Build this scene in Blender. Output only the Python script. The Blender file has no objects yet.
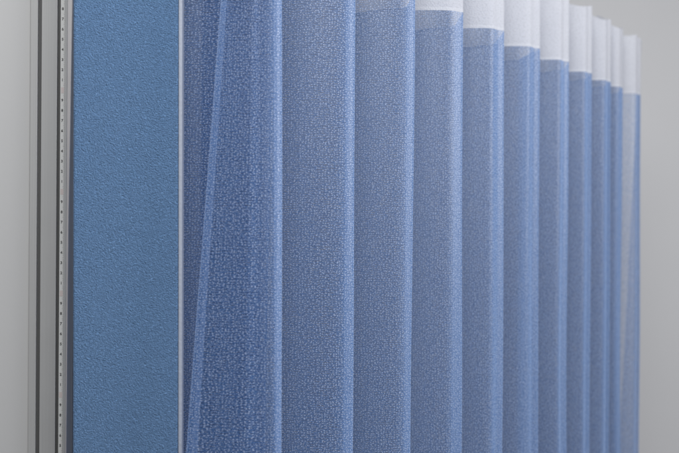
import bpy, math, random
from mathutils import Vector, noise

S = bpy.context.scene
COL = S.collection
# ---------------------------------------------------------------- camera
F = 1100.0                      # focal length in photo pixels (photo 679 x 453)
CX, CY = 339.5, 226.5
EYE = 1.30                      # camera height
ROLL = 0.0061
cam_d = bpy.data.cameras.new('camera')
cam_d.sensor_width = 36.0
cam_d.lens = 36.0 * F / 679.0
cam_d.clip_start, cam_d.clip_end = 0.02, 100
cam_d.dof.use_dof = True
cam_d.dof.focus_distance = 1.10
cam_d.dof.aperture_fstop = 8.0
cam = bpy.data.objects.new('camera', cam_d)
COL.objects.link(cam)
cam.location = (0, 0, EYE)
cam.rotation_mode = 'XYZ'
from mathutils import Matrix
cam.matrix_world = (Matrix.Translation((0, 0, EYE)) @ Matrix.Rotation(math.radians(90), 4, 'X')
                    @ Matrix.Rotation(ROLL, 4, 'Z'))
S.camera = cam
# ---------------------------------------------------------------- world, lamps, exposure
w = bpy.data.worlds.new('World')
S.world = w
w.use_nodes = True
w.node_tree.nodes['Background'].inputs[0].default_value = (0.975, 0.98, 1.0, 1)
w.node_tree.nodes['Background'].inputs[1].default_value = 0.10
S.view_settings.view_transform = 'Standard'
S.view_settings.look = 'None'
S.view_settings.exposure = 0.0
S.view_settings.gamma = 1.0


def area(name, loc, target, sx, sy, power, col=(1, 1, 1)):
    d = bpy.data.lights.new(name, 'AREA')
    d.shape = 'RECTANGLE'
    d.size, d.size_y, d.energy, d.color = sx, sy, power, col
    o = bpy.data.objects.new(name, d)
    COL.objects.link(o)
    o.location = loc
    o.rotation_euler = (Vector(target) - Vector(loc)).to_track_quat('-Z', 'Y').to_euler()
    return o


area('ceiling_lamp', (0.15, -0.15, 2.32), (0.1, 1.3, 1.2), 1.0, 0.8, 34, (0.99, 0.995, 1.0))
area('window_lamp', (1.65, 0.72, 1.80), (0.0, 1.15, 1.35), 0.6, 1.1, 38, (0.99, 0.99, 1.0))

area('fold_fill_light', (0.28, 1.55, 2.35), (0.28, 1.56, 1.0), 0.7, 0.9, 8.0, (0.99, 0.995, 1.0))  # unseen fill light, added to brighten the fold pockets and back heading

# ---------------------------------------------------------------- helpers


def link(name, me, mat, parent=None, smooth=False):
    me.materials.append(mat)
    o = bpy.data.objects.new(name, me)
    COL.objects.link(o)
    if smooth:
        for p in me.polygons:
            p.use_smooth = True
    if parent:
        o.parent = parent
    return o


def mesh(verts, faces):
    me = bpy.data.meshes.new('m')
    me.from_pydata(verts, [], faces)
    me.update()
    return me


def tag(o, label=None, cat=None, kind=None):
    if label:
        o['label'] = label
    if cat:
        o['category'] = cat
    if kind:
        o['kind'] = kind
    return o


def empty(name, loc):
    o = bpy.data.objects.new(name, None)
    o.location = loc
    o.empty_display_size = 0.05
    COL.objects.link(o)
    return o


def boxes(lst):
    v, f = [], []
    for (x0, x1, y0, y1, z0, z1) in lst:
        b = len(v)
        v += [(x0, y0, z0), (x1, y0, z0), (x1, y1, z0), (x0, y1, z0),
              (x0, y0, z1), (x1, y0, z1), (x1, y1, z1), (x0, y1, z1)]
        f += [tuple(b + i for i in q) for q in
              ((0, 3, 2, 1), (4, 5, 6, 7), (0, 1, 5, 4), (1, 2, 6, 5), (2, 3, 7, 6), (3, 0, 4, 7))]
    return mesh(v, f)


def bevel(o, wdt, seg=2):
    m = o.modifiers.new('bevel', 'BEVEL')
    m.width, m.segments, m.limit_method = wdt, seg, 'ANGLE'


def extrude(profile, z0, z1):
    n = len(profile)
    v = [(x, y, z0) for x, y in profile] + [(x, y, z1) for x, y in profile]
    f = [(i, (i + 1) % n, n + (i + 1) % n, n + i) for i in range(n)]
    f += [tuple(range(n - 1, -1, -1)), tuple(range(n, 2 * n))]
    return mesh(v, f)


def px(u, Z):
    return (u - CX) * Z / F


class NT:
    def __init__(self, name):
        self.m = bpy.data.materials.new(name)
        self.m.use_nodes = True
        self.t = self.m.node_tree
        self.t.nodes.clear()
        self.out = self.n('ShaderNodeOutputMaterial')

    def n(self, typ, ins=None, **kw):
        nd = self.t.nodes.new(typ)
        for k, v in kw.items():
            setattr(nd, k, v)
        for k, v in (ins or {}).items():
            s = nd.inputs[k]
            if hasattr(v, 'outputs'):
                v = v.outputs[0]
            if isinstance(v, bpy.types.NodeSocket):
                self.t.links.new(v, s)
            else:
                s.default_value = v
        return nd

    def math(self, op, a, b=0.0, c=None, clamp=False):
        ins = {0: a, 1: b}
        if c is not None:
            ins[2] = c
        return self.n('ShaderNodeMath', ins, operation=op, use_clamp=clamp)

    def rng(self, val, a, b, c, d, smooth=True):
        return self.n('ShaderNodeMapRange', {'Value': val, 'From Min': a, 'From Max': b, 'To Min': c, 'To Max': d},
                      interpolation_type='SMOOTHSTEP' if smooth else 'LINEAR')

    def mixc(self, fac, a, b):
        nd = self.n('ShaderNodeMix', data_type='RGBA')
        for i, v in ((0, fac), (6, a), (7, b)):
            s = nd.inputs[i]
            if hasattr(v, 'outputs'):
                v = v.outputs[2] if v.bl_idname == 'ShaderNodeMix' else v.outputs[0]
            if isinstance(v, bpy.types.NodeSocket):
                self.t.links.new(v, s)
            else:
                s.default_value = v
        return nd.outputs[2]

    def surf(self, sh):
        self.t.links.new(sh.outputs[0], self.out.inputs['Surface'])
        return self.m


HF = 279.5                      # (heading height above the eye) * F
HB = HF / F                     # bottom of the heading above the eye

# ---------------------------------------------------------------- materials


def mat_paint(name, col, rough=0.7, bump=0.05, scale=220.0, mottle=0.04):
    T = NT(name)
    tc = T.n('ShaderNodeTexCoord')
    big = T.n('ShaderNodeTexNoise', {'Vector': tc.outputs['Object'], 'Scale': 3.0, 'Detail': 5.0})
    c0 = tuple(c * (1 - mottle) for c in col) + (1,)
    c1 = tuple(min(1, c * (1 + mottle)) for c in col) + (1,)
    cc = T.mixc(big.outputs[0], c0, c1)
    fine = T.n('ShaderNodeTexNoise', {'Vector': tc.outputs['Object'], 'Scale': scale, 'Detail': 3.0})
    bp = T.n('ShaderNodeBump', {'Height': fine.outputs[0], 'Strength': bump, 'Distance': 0.001})
    b = T.n('ShaderNodeBsdfPrincipled', {'Base Color': cc, 'Roughness': rough, 'Normal': bp})
    return T.surf(b)


def mat_metal(name, col, rough=0.45, metallic=0.6):
    T = NT(name)
    tc = T.n('ShaderNodeTexCoord')
    mp = T.n('ShaderNodeMapping', {'Vector': tc.outputs['Object'], 'Scale': (900, 900, 4)})
    st = T.n('ShaderNodeTexNoise', {'Vector': mp, 'Scale': 1.0, 'Detail': 4.0})
    cc = T.mixc(st.outputs[0], tuple(c * 0.86 for c in col) + (1,), tuple(c * 1.1 for c in col) + (1,))
    sm = T.n('ShaderNodeTexNoise', {'Vector': tc.outputs['Object'], 'Scale': 26.0, 'Detail': 6.0})
    rr = T.rng(sm.outputs[0], 0.3, 0.7, rough - 0.04, rough + 0.05)
    bp = T.n('ShaderNodeBump', {'Height': st.outputs[0], 'Strength': 0.08, 'Distance': 0.0005})
    b = T.n('ShaderNodeBsdfPrincipled', {'Base Color': cc, 'Roughness': rr, 'Metallic': metallic, 'Normal': bp})
    return T.surf(b)


def mat_panel():
    T = NT('embossed blue vinyl')
    tc = T.n('ShaderNodeTexCoord')
    mp = T.n('ShaderNodeMapping', {'Vector': tc.outputs['Object'], 'Rotation': (0, math.radians(28), 0),
                                   'Scale': (1.0, 1.0, 1.35)})
    warp = T.n('ShaderNodeTexNoise', {'Vector': mp, 'Scale': 300.0, 'Detail': 2.0})
    mv = T.n('ShaderNodeVectorMath', {0: warp.outputs['Color'], 1: (0.002, 0.002, 0.002)}, operation='MULTIPLY')
    av = T.n('ShaderNodeVectorMath', {0: mp, 1: mv}, operation='ADD')
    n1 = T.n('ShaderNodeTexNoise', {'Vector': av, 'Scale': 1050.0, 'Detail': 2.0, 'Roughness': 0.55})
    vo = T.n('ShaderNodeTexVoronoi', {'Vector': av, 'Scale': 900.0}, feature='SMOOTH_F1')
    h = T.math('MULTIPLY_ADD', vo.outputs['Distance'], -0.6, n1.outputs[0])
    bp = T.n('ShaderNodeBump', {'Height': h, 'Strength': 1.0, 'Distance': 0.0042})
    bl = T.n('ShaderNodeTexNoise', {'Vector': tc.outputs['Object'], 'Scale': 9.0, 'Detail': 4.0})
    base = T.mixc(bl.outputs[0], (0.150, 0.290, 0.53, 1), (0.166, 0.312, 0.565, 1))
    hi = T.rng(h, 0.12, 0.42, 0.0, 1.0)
    cc = T.mixc(hi, T.mixc(0.75, (0.085, 0.18, 0.36, 1), base), base)  # emboss pits coloured darker, shade painted into the blue
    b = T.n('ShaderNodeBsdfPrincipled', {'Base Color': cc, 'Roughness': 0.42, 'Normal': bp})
    return T.surf(b)


def mat_sheer():
    """woven net: UV = (length along the cloth, height) in metres"""
    T = NT('sheer blue net')
    uv = T.n('ShaderNodeUVMap')
    wn = T.n('ShaderNodeTexNoise', {'Vector': uv.outputs[0], 'Scale': 60.0, 'Detail': 2.0}, noise_dimensions='2D')
    wv = T.n('ShaderNodeVectorMath', {0: wn.outputs['Color'], 1: (0.0035, 0.0035, 0)}, operation='MULTIPLY')
    p = T.n('ShaderNodeVectorMath', {0: uv.outputs[0], 1: wv}, operation='ADD')
    # raised light knots
    ps = T.n('ShaderNodeVectorMath', {0: p, 1: (0.82, 1.05, 1.0)}, operation='MULTIPLY')
    vo = T.n('ShaderNodeTexVoronoi', {'Vector': ps, 'Scale': 440.0, 'Randomness': 0.72},
             voronoi_dimensions='2D', feature='F1')
    dot = T.rng(vo.outputs['Distance'], 0.12, 0.33, 1.0, 0.0)
    pick = T.n('ShaderNodeSeparateColor', {0: vo.outputs['Color']})
    amp = T.rng(pick.outputs[0], 0.0, 0.6, 0.6, 1.0)
    dot = T.math('MULTIPLY', dot, amp)
    v2 = T.n('ShaderNodeTexVoronoi', {'Vector': p, 'Scale': 490.0, 'Randomness': 0.9},
             voronoi_dimensions='2D', feature='F1')
    dot = T.math('MAXIMUM', dot, T.rng(v2.outputs['Distance'], 0.1, 0.42, 0.42, 0.0))
    # openings between the weft threads, broken into short dashes
    sp = T.n('ShaderNodeSeparateXYZ', {0: p})
    row = T.math('SINE', T.math('MULTIPLY', sp.outputs[1], 2 * math.pi / 0.0023))
    rowm = T.rng(row, -0.3, 0.6, 0.0, 1.0)
    seg = T.n('ShaderNodeTexNoise', {'Vector': T.n('ShaderNodeMapping', {'Vector': uv.outputs[0], 'Scale': (330, 800, 1)}),
                                     'Scale': 1.0, 'Detail': 1.0}, noise_dimensions='2D')
    segm = T.rng(seg.outputs[0], 0.36, 0.56, 0.0, 1.0)
    opn = T.math('MULTIPLY', rowm, segm)
    a0 = T.math('MULTIPLY_ADD', opn, -0.34, 0.52)
    a1 = T.math('MAXIMUM', a0, T.math('MULTIPLY', dot, 0.80))
    # threads have depth: seen along the cloth they close up
    geo = T.n('ShaderNodeNewGeometry')
    cs = T.math('ABSOLUTE', T.n('ShaderNodeVectorMath', {0: geo.outputs['Incoming'], 1: geo.outputs['Normal']},
                                operation='DOT_PRODUCT').outputs['Value'])
    inv = T.math('DIVIDE', 1.0, T.math('MAXIMUM', cs, 0.2))
    alpha = T.math('SUBTRACT', 1.0, T.math('POWER', T.math('SUBTRACT', 1.0, a1), inv))
    shaded_yarn = T.mixc(opn, (0.080, 0.198, 0.445, 1), (0.030, 0.082, 0.22, 1))  # ground colour, with shade painted in at the openings
    cc = T.mixc(dot, shaded_yarn, (0.555, 0.65, 0.845, 1))
    df = T.n('ShaderNodeBsdfDiffuse', {'Color': cc, 'Roughness': 0.6})
    tl = T.n('ShaderNodeBsdfTranslucent', {'Color': cc})
    body = T.n('ShaderNodeMixShader', {0: 0.5, 1: df, 2: tl})
    gl = T.n('ShaderNodeBsdfGlossy', {'Color': (1, 1, 1, 1), 'Roughness': 0.45})
    body = T.n('ShaderNodeMixShader', {0: 0.04, 1: body, 2: gl})
    sh = T.n('ShaderNodeBsdfSheen', {'Color': (0.80, 0.86, 1.0, 1), 'Roughness': 0.35})
    body = T.n('ShaderNodeAddShader', {0: body, 1: T.n('ShaderNodeMixShader', {0: 0.3, 2: sh})})
    tr = T.n('ShaderNodeBsdfTransparent', {'Color': (1, 1, 1, 1)})
    return T.surf(T.n('ShaderNodeMixShader', {0: alpha, 1: tr, 2: body}))


def mat_heading():
    T = NT('white heading net')
    uv = T.n('ShaderNodeUVMap')
    vo = T.n('ShaderNodeTexVoronoi', {'Vector': uv.outputs[0], 'Scale': 420.0, 'Randomness': 0.9},
             voronoi_dimensions='2D', feature='F1')
    pore = T.rng(vo.outputs['Distance'], 0.45, 0.75, 0.0, 1.0)
    sp = T.n('ShaderNodeSeparateXYZ', {0: uv.outputs[0]})
    alpha = T.math('MULTIPLY_ADD', pore, -0.15, 0.95)
    big = T.n('ShaderNodeTexNoise', {'Vector': uv.outputs[0], 'Scale': 30.0, 'Detail': 4.0}, noise_dimensions='2D')
    cc = T.mixc(big.outputs[0], (0.56, 0.575, 0.63, 1), (0.61, 0.625, 0.68, 1))
    seam = T.rng(sp.outputs[1], HB + 0.0035, HB + 0.0045, 1.0, 0.0)      # doubled hem at the join
    alpha = T.math('MAXIMUM', alpha, seam)
    cc = T.mixc(seam, cc, (0.61, 0.625, 0.675, 1))
    hh = T.math('MULTIPLY_ADD', seam, 0.6, vo.outputs['Distance'])
    bp = T.n('ShaderNodeBump', {'Height': hh, 'Strength': 0.5, 'Distance': 0.0008})
    df = T.n('ShaderNodeBsdfDiffuse', {'Color': cc, 'Normal': bp})
    tl = T.n('ShaderNodeBsdfTranslucent', {'Color': cc})
    body = T.n('ShaderNodeMixShader', {0: 0.5, 1: df, 2: tl})
    tr = T.n('ShaderNodeBsdfTransparent', {'Color': (1, 1, 1, 1)})
    return T.surf(T.n('ShaderNodeMixShader', {0: alpha, 1: tr, 2: body}))


M_wall = mat_paint('grey wall paint', (0.455, 0.457, 0.47))
M_lwall = mat_paint('light grey board paint', (0.45, 0.45, 0.45), mottle=0.03)
M_floor = mat_paint('grey floor', (0.30, 0.30, 0.30))
M_alu = mat_metal('brushed aluminium', (0.42, 0.42, 0.415), 0.55, 0.15)
M_flange = mat_metal('pale aluminium flange', (0.58, 0.56, 0.56), 0.5, 0.4)
M_gasket = mat_paint('black rubber', (0.08, 0.08, 0.08), 0.6)
M_tape = mat_paint('pale grey tape', (0.64, 0.64, 0.62), 0.6, mottle=0.08)
M_ink = mat_paint('black ink', (0.07, 0.07, 0.07), 0.6)
M_pink = mat_paint('faded red ink', (0.58, 0.51, 0.49), 0.7, mottle=0.15)
M_trim = mat_paint('white edge trim', (0.31, 0.34, 0.41), 0.55, bump=0.4, scale=420, mottle=0.1)
M_dark = mat_paint('slate gap shade', (0.11, 0.13, 0.18), 0.7)  # dark tone painted for the shade in the gap
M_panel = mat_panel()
M_sheer = mat_sheer()
M_head = mat_heading()
M_hook = mat_metal('steel hook', (0.35, 0.35, 0.36), 0.35, 1.0)

# ---------------------------------------------------------------- setting
floor = link('floor', boxes([(-3, 3.5, -1.5, 2.75, -0.1, 0.0)]), M_floor)
tag(floor, kind='structure')
WALL_Y = 2.75
wall = link('wall', boxes([(-3, 3.5, WALL_Y, WALL_Y + 0.1, 0.004, 3.0)]), M_wall)
tag(wall, kind='structure')
ZP = 1.084                      # distance of the measuring post
lw = link('side_wall', boxes([(px(-420, ZP), px(28.6, ZP), ZP + 0.004, ZP + 0.06, 0.004, 2.6)]), M_lwall)
tag(lw, kind='structure')

# ---------------------------------------------------------------- aluminium post with measuring tape
post = empty('aluminium_post', (px(50, ZP), ZP, 0.004))
tag(post, 'grey aluminium post with dark grooves and a centimetre tape, between plain wall and blue panel', 'post')
x0 = px(50, ZP)
k = ZP / F


def P(u):                       # photo column -> post-local x
    return (u - 50) * k


G = 0.012
prof = [(P(29.2), 0.0), (P(36.6), 0.0), (P(36.6), G), (P(40.4), G), (P(40.4), 0.0), (P(56.2), 0.0),
        (P(56.2), G), (P(59.4), G), (P(59.4), 0.0), (P(66.2), 0.0), (P(66.2), 0.03), (P(29.2), 0.03)]
body = link('profile', extrude(prof[::-1], 0, 2.4), M_alu, post)
bevel(body, 0.0005, 2)
for a, b in ((36.6, 40.4), (56.2, 59.4)):
    link('gasket', boxes([(P(a) + .0001, P(b) - .0001, 0.004, G - .0002, 0.0, 2.4)]), M_gasket, post)
tape = link('measuring_tape', boxes([(P(59.7), P(64.0), -0.0006, -0.0001, 0.02, 2.38)]), M_tape, post)
# digits, one centimetre apart, falling downwards; the tens are faded red
DZ0 = EYE - 0.004 + (CY - 92) * ZP / F          # height of the red ten near the top of the frame


def glyph_mesh(items, size):
    v, f = [], []
    for ch, x, z in items:
        cu = bpy.data.curves.new('t', 'FONT')
        cu.body, cu.size, cu.align_x, cu.align_y = ch, size, 'CENTER', 'CENTER'
        cu.extrude, cu.resolution_u = 0.00008, 3
        cu.offset = 0.00012
        ob = bpy.data.objects.new('t', cu)
        COL.objects.link(ob)
        dg = bpy.context.evaluated_depsgraph_get()
        me = bpy.data.meshes.new_from_object(ob.evaluated_get(dg))
        b = len(v)
        v += [(x + q.co.x, -0.0007 - q.co.z, z + q.co.y) for q in me.vertices]
        f += [tuple(b + i for i in p.vertices) for p in me.polygons]
        bpy.data.objects.remove(ob)
        bpy.data.curves.remove(cu)
        bpy.data.meshes.remove(me)
    return mesh(v, f)


items, pink, ticks = [], [], []
for i in range(-42, 46):
    z = DZ0 - i * 0.01
    d = (10 - i) % 10
    if d == 0:
        pink.append((P(60.4), P(63.4), -0.0008, -0.00065, z - 0.0028, z + 0.0028))
    else:
        items.append((str(d), P(61.7), z))
    for j in range(10):
        L = 1.5 if j == 5 else 0.9
        ticks.append((P(64.0) - L * k, P(64.0), -0.00075, -0.00065, z + j * .001 - .00012, z + j * .001 + .00012))
link('number', glyph_mesh(items, 0.0037), M_ink, tape)
for pk in pink:
    link('red_mark', boxes([pk]), M_pink, tape)
link('tick_mark', boxes(ticks), mat_paint('worn ink', (0.25, 0.25, 0.24)), tape)
# thin flange on the right, standing a little out of plumb
zc, ht = EYE - 0.004, 226 * k
fv, ff = [], []
for z, xr in ((0.0, 65.0), (zc - ht, 67.2), (zc, 68.0), (zc + ht, 70.6), (2.4, 72.0)):
    xr = P(xr)
    fv += [(P(66.25), 0.001, z), (xr, 0.001, z), (xr, 0.004, z), (P(66.25), 0.004, z)]
for r in range(4):
    b = r * 4
    ff += [(b, b + 1, b + 5, b + 4), (b + 1, b + 2, b + 6, b + 5), (b + 2, b + 3, b + 7, b + 6), (b + 3, b, b + 4, b + 7)]
ff += [(0, 3, 2, 1), (16, 17, 18, 19)]
link('flange', mesh(fv, ff), M_flange, post)

link('gap_shade_strip', boxes([(P(60), P(92), 0.031, 0.035, 0.0, 2.4)]), M_dark, post)  # added dark strip, stands in for shadow between post and panel

# ---------------------------------------------------------------- embossed panel
ZB = 0.955
pan = empty('wall_panel', (px(128, ZB) + 0.0050 * EYE, ZB, 0.004))
pan.rotation_euler.y = -0.0050   # hangs a touch out of plumb
tag(pan, 'flat blue pebble-embossed panel with a white right-hand edge, between grey post and pleated curtain', 'panel')
kb = ZB / F
pw0, pw1 = (72.8 - 128) * kb, (178.0 - 128) * kb
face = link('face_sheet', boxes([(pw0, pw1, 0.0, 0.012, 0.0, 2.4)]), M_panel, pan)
bevel(face, 0.0018, 3)
tr = link('edge_trim', boxes([(pw1 + .0002, pw1 + 3.9 * kb, 0.0006, 0.012, 0.0, 2.4)]), M_trim, pan)
bevel(tr, 0.0007, 2)

# ---------------------------------------------------------------- curtain
HT = HB + 0.116                 # its top


def zof(u, y):
    return HF / (CY - (y - ROLL * (u - CX)))


SIL = [205, 282, 354, 413.5, 462, 503, 539, 568, 591, 610, 622, 640]
STRIP = [0, 8, 9, 8, 8, 9, 17, 6, 6, 6, 5, 4]
YL = [None, None, None, None, 10, 28, 46, 59.5, 71.5, 80, 86.5, 93.2]
YR = [None, None, None, None, 12, 30.5, 48.2, 61.5, 73, 81.5, 87.5, 94.5]
ZL, ZR = [0.0] * 12, [0.0] * 12
for i in range(4, 12):
    ZL[i], ZR[i] = zof(SIL[i - 1], YL[i]), zof(SIL[i], YR[i])
for i, (a, b) in {1: (0.932, 0.936), 2: (1.052, 1.062), 3: (1.17, 1.18)}.items():
    ZL[i], ZR[i] = a, b
rnd = random.Random(4)
# control points (u, Z, lean in px from foot to head of the frame, valley weight)
C = [(262, 1.096, 2, 0), (150, 1.092, 0, 0), (145, 1.079, 0, 0), (150, 1.066, 0, 0), (200, 1.064, 3, 0), (262, 1.062, 6, 0), (269, 1.056, 6, 0), (262, 1.050, 6, 0), (225, 1.040, 4, 0), (180, 1.030, 0, 0), (152, 1.022, 0, 0), (146, 1.014, 0, 0), (152, 1.006, 0, 0), (178, 0.996, 0, 0), (202, 0.990, 10, 0), (210, 0.985, 20, 0), (212, 0.976, 26, 0), (210.5, 0.966, 28, 0),
     (208, 0.955, 27, 0), (204.5, 0.948, 30, 0), (208, 0.941, 27, 0), (222, 0.936, 14, 0), (250, 0.932, 4, 0)]
for i in range(1, 12):
    s, sp = SIL[i], SIL[i - 1]
    lean = -3 if i == 1 else 0
    zr = ZR[i]
    fw = s - sp
    C += [(s - fw * 0.30, ZL[i] + 0.002, lean * .6, 0), (s - min(6, fw * .18), zr - 0.003, lean, 0), (s - 0.6, zr + 0.002, lean, 0),
          (s - 0.2, zr + 0.008, lean, 0)]
    if i == 11:
        C += [(s - 1.4, zr + 0.014, 0, 0), (s - 5.5, zr + 0.022, 14, 0), (s - 9.5, zr + 0.018, 22, 0)]
        break
    zn = ZL[i + 1]
    dz = zn - zr
    ws = STRIP[i]
    C += [(s - ws * 0.45, zr + dz * 0.34, lean, .3), (s - ws * 0.92, zr + dz * 0.72, lean, .6),
          (s - ws - .6, zr + dz * 0.82, lean, .7), (s - ws - fw * .08, zr + dz * 0.88, 0, .8),
          (s - fw * 0.55, zr + dz * 0.97, 0, .9),
          (sp + fw * 0.10 - 5, zn + 0.020, 0, 1), (sp + fw * 0.02 - 6, zn + 0.028, 0, 1),
          (sp + fw * 0.10 - 5, zn + 0.033, 0, 1), (s - fw * 0.5, zn + 0.016, 0, .5), (s - 1, zn + 0.003, 0, .2)]
    if i + 1 < 11:
        C += [(s + (SIL[i + 1] - s) * 0.35, zn, 0, .05)]


def cr(p0, p1, p2, p3, t):      # centripetal-ish Catmull-Rom on tuples
    out = []
    for a, b, c, d in zip(p0, p1, p2, p3):
        out.append(0.5 * ((2 * b) + (c - a) * t + (2 * a - 5 * b + 4 * c - d) * t * t + (3 * b - a - 3 * c + d) * t ** 3))
    return out


W = [(px(u, z), z, ln * z / F / 453.0, vw) for u, z, ln, vw in C]


def centri(p0, p1, p2, p3, t):
    def tj(ti, a, b):
        return ti + max(1e-5, math.hypot(b[0] - a[0], b[1] - a[1])) ** 0.5
    t0 = 0.0
    t1 = tj(t0, p0, p1)
    t2 = tj(t1, p1, p2)
    t3 = tj(t2, p2, p3)
    tt = t1 + (t2 - t1) * t

    def mix(a, b, ta, tb):
        q = (tt - ta) / (tb - ta)
        return [x + (y - x) * q for x, y in zip(a, b)]
    a1, a2, a3 = mix(p0, p1, t0, t1), mix(p1, p2, t1, t2), mix(p2, p3, t2, t3)
    b1, b2 = mix(a1, a2, t0, t2), mix(a2, a3, t1, t3)
    return mix(b1, b2, t1, t2)


pts = []
N = 9
Wp = [W[0]] + W + [W[-1]]
Wp[0] = tuple(2 * a - b for a, b in zip(W[0], W[1]))
Wp[-1] = tuple(2 * a - b for a, b in zip(W[-1], W[-2]))
for i in range(len(W) - 1):
    for j in range(N):
        pts.append(centri(Wp[i], Wp[i + 1], Wp[i + 2], Wp[i + 3], j / N))
pts.append(list(W[-1]))
arc = [0.0]
for a, b in zip(pts, pts[1:]):
    arc.append(arc[-1] + math.hypot(a[0] - b[0], a[1] - b[1]))


def cloth_point(j, h, droop=True):
    """j column, h height relative to the eye"""
    x, z, ln, vw = pts[j]
    v = h / z * F                                   # photo rows above centre
    dx = ln * max(-420, min(300, v))
    amp = 0.0017 * max(0.15, min(2.2, (HT - h) / 0.35))
    nx = noise.noise(Vector((arc[j] * 9.0, h * 2.4, 3.1))) * amp
    ny = noise.noise(Vector((arc[j] * 9.0 + 40, h * 2.4, 7.7))) * amp
    ny += noise.noise(Vector((arc[j] * 34.0, h * 5.0, 1.3))) * 0.0007
    return (x + dx + nx, z + ny)


def cloth(h0, h1, rows, sag=0.0):
    v, f, uvs = [], [], []
    n = len(pts)
    for r in range(rows + 1):
        q = r / rows
        for j in range(n):
            h = h0 + (h1 - h0) * q
            hh = h
            if sag:
                hh += q * sag * (pts[j][3] - 0.5) * 2
                hh += q * 0.005 * noise.noise(Vector((arc[j] * 30.0, 5.0, 2.0)))
            x, y = cloth_point(j, h)
            v.append((x, y, EYE + hh))
            uvs.append((arc[j], h))
    for r in range(rows):
        for j in range(n - 1):
            a = r * n + j
            f.append((a, a + 1, a + n + 1, a + n))
    me = mesh(v, f)
    uvl = me.uv_layers.new(name='UVMap')
    for lp in me.loops:
        uvl.data[lp.index].uv = uvs[lp.vertex_index]
    return me


cur = empty('curtain', (0, 0, 0))
tag(cur, 'pleated sheer blue curtain with white heading band, hanging right of the embossed blue panel', 'curtain')
link('sheer_fabric', cloth(-1.29, HB, 70), M_sheer, cur, True)
link('heading_band', cloth(HB, HT, 10, 0.009), M_head, cur, True)


# steel hooks at the back of each pleat
def hook_mesh(x, y, z):
    path = [(0, .003, -.022), (0, .003, .004), (0, .001, .009), (0, -.003, .010), (0, -.006, .007), (0, -.006, .001)]
    v, f, n = [], [], 8
    for i, p in enumerate(path):
        a = Vector(path[max(0, i - 1)])
        b = Vector(path[min(len(path) - 1, i + 1)])
        t = (b - a).normalized()
        s1 = Vector((1, 0, 0))
        s2 = t.cross(s1)
        for q in range(n):
            an = 2 * math.pi * q / n
            c = Vector(p) + (s1 * math.cos(an) + s2 * math.sin(an)) * 0.0012
            v.append((x + c.x, y + c.y, z + c.z))
    for i in range(len(path) - 1):
        for q in range(n):
            f.append((i * n + q, i * n + (q + 1) % n, (i + 1) * n + (q + 1) % n, (i + 1) * n + q))
    f += [tuple(range(n))[::-1], tuple(range((len(path) - 1) * n, len(path) * n))]
    return mesh(v, f)


best = {}
for j, p in enumerate(pts):
    if p[3] > 0.97:
        key = round(p[1] / 0.05)
        if key not in best and key - 1 not in best or p[3] > pts[best.get(key, best.get(key - 1, j))][3]:
            best[key if key - 1 not in best else key - 1] = j
for j in best.values():
    x, y = cloth_point(j, HT)
    link('hook', hook_mesh(x, y + 0.002, EYE + HT + 0.012), M_hook, cur, True)
